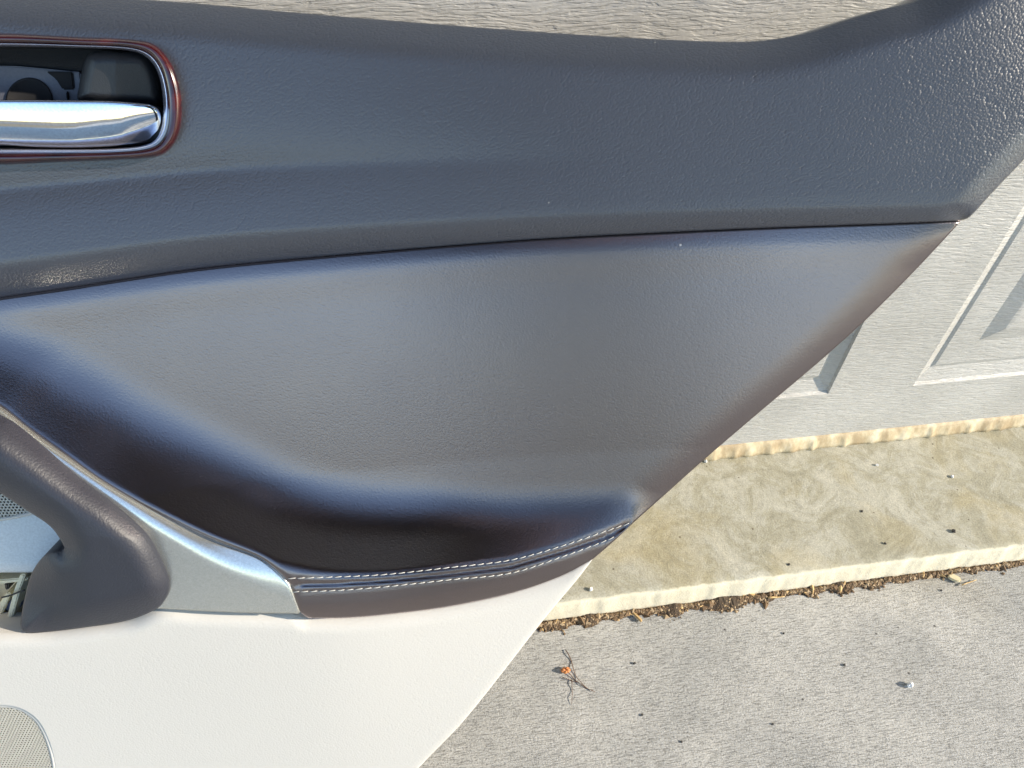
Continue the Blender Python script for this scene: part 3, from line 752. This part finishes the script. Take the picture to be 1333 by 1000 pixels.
# ------------------------------------------------------------------ litter on the concrete
def on_z(px, py, z):
    c = np.array((px - CX, py - CY, FPX)); r = to_world(c); tt = (z - CAM_H) / r[2]; return CAMP + r * tt
def rock(name, px, py, size, material, label, z=DRIVE_Z, squash=.7, cat='pebble', group=None):
    if material is MAT['dark']: size *= .72
    p = on_z(px, py, z); bm = bmesh.new(); bmesh.ops.create_icosphere(bm, subdivisions=2, radius=1.0)
    for vv in bm.verts:
        vv.co *= random.uniform(.72, 1.15); vv.co.x *= size / 2; vv.co.y *= size / 2 * random.uniform(.7, .8); vv.co.z *= size / 2 * squash
    me = bpy.data.meshes.new(name); bm.to_mesh(me); bm.free(); me.materials.append(material)
    o = bpy.data.objects.new(name, me); COL.objects.link(o); o.location = (p[0], p[1], z + size / 2 * squash * .8); o.rotation_euler.z = random.uniform(0, 3)
    tag(o, label, cat, group); return o
rock('pebble', 1183, 893, .0062, MAT['white'], 'bright white pebble alone on the grey driveway', squash=.9)
rock('pebble', 826, 864, .0040, MAT['dark'], 'small dark crumb right of the dried orange flower')
rock('pebble', 1099, 866, .0036, MAT['dark'], 'dark brown crumb on driveway left of the white pebble')
rock('pebble', 1020, 825, .0030, MAT['dark'], 'tiny dark crumb on driveway below the middle of the dirt line')
rock('pebble', 887, 966, .0030, MAT['dark'], 'black crumb nearest the bottom edge of the driveway')
rock('pebble', 836, 931, .0032, MAT['dark'], 'dark crumb below and right of the dried orange flower')
rock('pebble', 1006, 943, .0030, MAT['dark'], 'dark crumb low on the driveway, left below the white pebble')
rock('pebble', 1225, 769, .0034, MAT['dark'], 'dark crumb just below the pale bark chip')
rock('seed', 1241, 692, .0062, MAT['dark'], 'black oval seed lying on the yellowed threshold', z=0., cat='seed')
rock('seed', 1152, 708, .0038, MAT['dark'], 'little brown seed on threshold left of the black oval one', z=0., cat='seed')
rock('seed', 1027, 735, .0042, MAT['dark'], 'dark sliver-shaped seed near the threshold front edge', z=0., cat='seed', squash=.4)
rock('seed', 1122, 666, .0042, MAT['dark'], 'dark grain in the middle of the threshold', z=0., cat='seed', squash=.4)
rock('pebble', 769, 768, .0042, MAT['white'], 'whitish grit on the threshold beside the cream panel edge', z=0.)
rock('pebble', 918, 601, .0040, MAT['white'], 'whitish grit below the door seal at the panel edge', z=0.)
rock('pebble', 1141, 606, .0036, MAT['white'], 'whitish grit left of centre below the door seal', z=0.)
rock('pebble', 1239, 621, .0036, MAT['white'], 'whitish grit right of centre below the door seal', z=0.)

def litter_tube(name, pix, rad, material, label, cat, z=DRIVE_Z, lift=.001, parent=None):
    c = curve(pix, 4.); n = len(c); V3 = [on_z(p[0], p[1], z + lift) + np.array((0, 0, .0006 * math.sin(i * 1.3))) for i, p in enumerate(c)]
    org = V3[0] if parent is None else np.array(parent.location)
    Vt, Ft = tube_data([p - org for p in V3], [rad * (1 - .5 * i / n) for i in range(n)], 6)
    o = link_mesh(name, Vt, Ft, material, parent)
    if parent is None: o.location = tuple(org); tag(o, label, cat)
    return o
fl = empty('dried_flower', tuple(on_z(740, 876, DRIVE_Z))); tag(fl, 'dried orange flower with thin dark stems on grey driveway', 'dried flower')
litter_tube('stem', [(736, 846), (743, 858), (747, 873), (753, 885), (766, 897), (775, 901)], .00038, MAT['stem'], None, None, parent=fl)
litter_tube('stem', [(738, 874), (750, 886), (764, 896), (772, 899)], .00038, MAT['stem'], None, None, parent=fl)
litter_tube('stem', [(744, 885), (745, 900), (744, 917)], .0003, MAT['stem'], None, None, parent=fl)
litter_tube('stem', [(732, 882), (744, 886), (752, 888)], .00038, MAT['stem'], None, None, parent=fl)
bm = bmesh.new()
for k in range(7):
    a = k * .9; r = bmesh.ops.create_icosphere(bm, subdivisions=2, radius=.0019)
    off = Vector((.0021 * math.cos(a), .0014 * math.sin(a), .0022 + .0004 * math.sin(a * 2)))
    for vv in r['verts']: vv.co = Vector((vv.co.x * 1.1, vv.co.y * .7, vv.co.z * 1.0)) * random.uniform(.8, 1.15) + off
me = bpy.data.meshes.new('blossom'); bm.to_mesh(me); bm.free(); me.materials.append(MAT['orange']); o = bpy.data.objects.new('blossom', me); COL.objects.link(o); o.parent = fl
q = on_z(736, 874, DRIVE_Z) - np.array(fl.location); o.location = tuple(q)
def chip(name, pix, h, material, label, cat, z=DRIVE_Z, lift=.001):
    p = [on_z(a, b_, z) for a, b_ in pix]; org = np.mean(p, 0); n = len(p)
    V = [tuple(q - org + np.array((0, 0, lift + h + .0005 * (i % 2)))) for i, q in enumerate(p)] + [tuple(q - org + np.array((0, 0, lift))) for q in p]
    F = [tuple(range(n)), tuple(range(2 * n - 1, n - 1, -1))] + [(i + n, (i + 1) % n + n, (i + 1) % n, i) for i in range(n)]
    o = link_mesh(name, V, F, material, None, False); o.location = tuple(org)
    bm = bmesh.new(); bm.from_mesh(o.data); bmesh.ops.recalc_face_normals(bm, faces=bm.faces[:]); bmesh.ops.bevel(bm, geom=bm.edges[:], offset=h * .25, segments=2, affect='EDGES'); bm.to_mesh(o.data); bm.free()
    tag(o, label, cat); return o
chip('bark_chip', [(1232, 751), (1238, 749.5), (1246, 753), (1249.5, 757), (1247, 760.5), (1240, 758), (1233, 754.5)], .003, MAT['bark_chip'], 'pale flat bark chip lying on the dirt line', 'bark chip')
chip('wood_splinter', [(819, 797), (822, 795.5), (836, 809), (834, 812)], .0026, MAT['straw'], 'tan wood splinter lying across the dirt line', 'splinter')
litter_tube('straw', [(1000, 778.5), (1010, 777.5), (1021, 777)], .0010, MAT['straw'], 'short straw at the middle of the dirt line', 'straw', lift=.003)
litter_tube('straw', [(1252, 762), (1262, 758), (1271, 755)], .0006, MAT['straw'], 'thin straw just right of the pale bark chip', 'straw', lift=.002)

# dirt swept into the joint: a bed and thousands of grains
V = []; F = []; xs3 = np.linspace(-.05, .75, 420)
sd3 = [(rng.uniform(12, 300), rng.uniform(0, 6.28), rng.uniform(.3, 1)) for i in range(22)]
wid = .0030 + np.clip(fnoise(xs3, sd3, .0009), -.0032, .005)
wid += .0085 * np.exp(-((xs3 - .245) / .012)**2) + .003 * np.exp(-((xs3 - .09) / .012)**2)
for i, x in enumerate(xs3):
    for f, z in ((0, .0042), (.4, .0034), (.8, .0014), (1.0, -.0004)):
        V.append((x, .2868 - f * (wid[i] + .006), DRIVE_Z + z * (1 if f == 1 else min(1.5, wid[i] / .0055)) + rng.uniform(-.0005, .0005)))
for i in range(len(xs3) - 1):
    for k in range(3):
        a = i * 4 + k; F.append((a, a + 1, a + 5, a + 4))
tag(link_mesh('dirt_bed', V, F, MAT['dirtk'], None, False), 'dark dirt packed into the joint below the threshold', 'dirt', kind='stuff')
def grains(name, n, material, label, spread, size, elong=1.):
    V = []; F = []
    base_v = np.array([(1, 0, 0), (-1, 0, 0), (0, 1, 0), (0, -1, 0), (0, 0, 1), (0, 0, -1)], float); bf = [(0, 2, 4), (2, 1, 4), (1, 3, 4), (3, 0, 4), (2, 0, 5), (1, 2, 5), (3, 1, 5), (0, 3, 5)]
    for _ in range(n):
        x = rng.uniform(-.03, .72); wd = np.interp(x, xs3, wid); f = abs(rng.normal(0, spread)); y = .2825 - f * wd
        z = DRIVE_Z + max(.0006, .0036 * (1 - f * .9)) if f < 1.1 else DRIVE_Z + .0005
        s = size * rng.lognormal(0, .45); A = Matrix.Rotation(rng.uniform(0, 6.28), 3, 'Z') @ Matrix.Rotation(rng.uniform(-.6, .6), 3, 'Y')
        sc = np.array((s * rng.uniform(.8, elong * 1.6), s, s * rng.uniform(.5, .9)))
        a = len(V); V += list((base_v * sc * rng.uniform(.75, 1.2, (6, 1))) @ np.array(A).T + np.array((x, y, z)))
        F += [(a + p, a + q_, a + r) for p, q_, r in bf]
    return tag(link_mesh(name, V, F, material, None, False), label, 'dirt', kind='stuff')
grains('dirt_grains', 4600, MAT['dirt'], 'brown dirt grains along the joint below the threshold', .55, .0010)
grains('dirt_grains', 2600, MAT['dirtp'], 'tan grit grains along the joint below the threshold', .5, .0009)
grains('dry_bits', 220, MAT['straw'], 'dry straw bits mixed in the dirt line', .5, .0009, 2.2)

# ------------------------------------------------------------------ the garden behind the camera (mirrored in chrome, lacquer and leather)
def tree(x, y, h, rad, label, seed, n=2600):
    r = np.random.default_rng(seed); t_ = empty('garden_tree', (x, y, -.06)); tag(t_, label, 'tree', 'trees across the street')
    Vt, Ft = tube_data([(0, 0, 0), (.05, .03, h * .25), (-.05, 0, h * .5), (.1, .1, h * .75)], [.22, .17, .12, .05], 8); link_mesh('trunk', Vt, Ft, MAT['bark'], t_)
    V = []; F = []
    cl = [(r.normal(0, rad * .45), r.normal(0, rad * .45), h * .62 + r.normal(0, h * .14)) for _ in range(22)]
    for i in range(n):
        c = cl[i % 22]; p = np.array(c) + r.normal(0, rad * .20, 3); a = nrm(r.normal(0, 1, 3)); b3 = nrm(np.cross(a, r.normal(0, 1, 3))); s = r.uniform(.10, .2)
        k = len(V); V += [p + a * s, p + b3 * s * .5, p - a * s, p - b3 * s * .5]; F.append((k, k + 1, k + 2, k + 3))
    link_mesh('crown', V, F, MAT['leaf'], t_, False)
tree(-30, -34, 6.0, 2.6, 'leafy tree far off to the left across the street', 1)
tree(16.0, -26, 6.0, 2.6, 'round leafy tree far off to the right across the street', 3)
tree(4.3, -4.7, 6.0, 2.1, 'sunlit tree on the lawn beside the driveway', 4, 9000)

# ------------------------------------------------------------------ the photographer, mirrored in the chrome lever and the leather
MAT['skin'] = simple('skin', (.50, .29, .21), .55, gscale=40.)
MAT['shirt'] = simple('navy_shirt', (.035, .045, .075), .9, gscale=120.)
MAT['jeans'] = simple('dark_jeans', (.03, .035, .05), .9, gscale=120.)
MAT['hair'] = simple('dark_hair', (.03, .022, .016), .6, gscale=200.)
MAT['shoe'] = simple('dark_shoe', (.03, .03, .03), .6, gscale=60.)
def skin_mesh(name, verts, radii, edges, material_of, mats, rootv=0, sub=2):
    me = bpy.data.meshes.new(name); me.from_pydata(verts, edges, []); me.update()
    o = bpy.data.objects.new(name, me); COL.objects.link(o)
    sk = o.modifiers.new('skin', 'SKIN'); sk.use_smooth_shade = True
    for i, sv in enumerate(me.skin_vertices[0].data):
        r = radii[i]; sv.radius = r if hasattr(r, '__len__') else (r, r); sv.use_root = (i == rootv)
    su = o.modifiers.new('sub', 'SUBSURF'); su.levels = sub; su.render_levels = sub
    dg = bpy.context.evaluated_depsgraph_get(); dg.update()
    em = bpy.data.meshes.new_from_object(o.evaluated_get(dg))
    bpy.data.objects.remove(o); o = bpy.data.objects.new(name, em); COL.objects.link(o)
    em.materials.clear()
    for m_ in mats: em.materials.append(m_)
    for p in em.polygons: p.material_index = material_of(p.center); p.use_smooth = True
    return o
PX, PY = .16, -.50
pv = [(PX, PY - .20, .90), (PX, PY - .10, 1.00), (PX, PY + .03, 1.10), (PX, PY + .16, 1.20), (PX, PY + .23, 1.25), (PX, PY + .28, 1.29), (PX, PY + .33, 1.36)]
pr = [(.17, .13), (.16, .12), (.18, .125), (.13, .10), (.058, .058), (.085, .095), (.075, .09)]
pe = [(0, 1), (1, 2), (2, 3), (3, 4), (4, 5), (5, 6)]
for sgn in (-1, 1):
    k = len(pv); pv += [(PX + sgn * .10, PY - .27, .84), (PX + sgn * .12, PY - .17, .46), (PX + sgn * .13, PY - .28, .09), (PX + sgn * .13, PY - .24, .02), (PX + sgn * .15, PY - .12, .01)]
    pr += [.10, .068, .048, .045, .04]; pe += [(0, k), (k, k + 1), (k + 1, k + 2), (k + 2, k + 3), (k + 3, k + 4)]
    k = len(pv); hx = sgn * .088
    pv += [(PX + sgn * .20, PY + .14, 1.17), (PX + sgn * .27, PY + .20, .93), (hx + sgn * .045, -.115, .74), (hx + sgn * .012, -.050, .655)]
    pr += [.07, .047, .031, (.030, .018)]; pe += [(3, k), (k, k + 1), (k + 1, k + 2), (k + 2, k + 3)]
    palm = np.array(pv[k + 3])
    for j in range(4):       # fingers curl round the end of the phone, the thumb lies along its back
        a = palm + np.array((-sgn * .004 * j, .012 - .004 * j, -.010 - .013 * j)); b4 = a + np.array((sgn * .004, .026 - .002 * abs(j - 1), -.010)); c4 = b4 + np.array((-sgn * .016, .010, -.012))
        q = len(pv); pv += [tuple(a), tuple(b4), tuple(c4)]; pr += [.0095, .0088, .0075]; pe += [(k + 3, q), (q, q + 1), (q + 1, q + 2)]
    q = len(pv); pv += [tuple(palm + np.array((-sgn * .022, -.006, .004))), tuple(palm + np.array((-sgn * .046, .004, -.006)))]; pr += [.010, .008]; pe += [(k + 3, q), (q, q + 1)]
def pmat(c):
    if c.z < .07 and c.y < -.3: return 4
    if c.y > -.26 and c.z < .9: return 0
    if c.z > 1.22 and c.y > PY + .19: return 3 if c.z > 1.33 - .25 * (c.y - PY - .28) else 0
    return 2 if c.z < .93 and c.y < -.4 else 1
org = (PX, PY - .25, DRIVE_Z)
per = skin_mesh('person', pv, pr, pe, pmat, [MAT['skin'], MAT['shirt'], MAT['jeans'], MAT['hair'], MAT['shoe']])
for vtx in per.data.vertices: vtx.co = vtx.co - Vector(org)
per.location = org
tag(per, 'person in navy shirt and dark jeans taking the picture, mirrored in the chrome lever', 'person')
fw = Vector(ez); rt = Vector(ex); up = -Vector(ey)
ph = box('smartphone', (-.078, .078, -.037, .037, -.004, .004), MAT['black'], None, .002)
ph.matrix_world = Matrix(((rt.x, up.x, -fw.x, 0), (rt.y, up.y, -fw.y, 0), (rt.z, up.z, -fw.z, CAM_H), (0, 0, 0, 1))) @ Matrix.Translation((-.05, .01, .012))
tag(ph, 'dark smartphone held up in front of the panel by the person', 'smartphone')
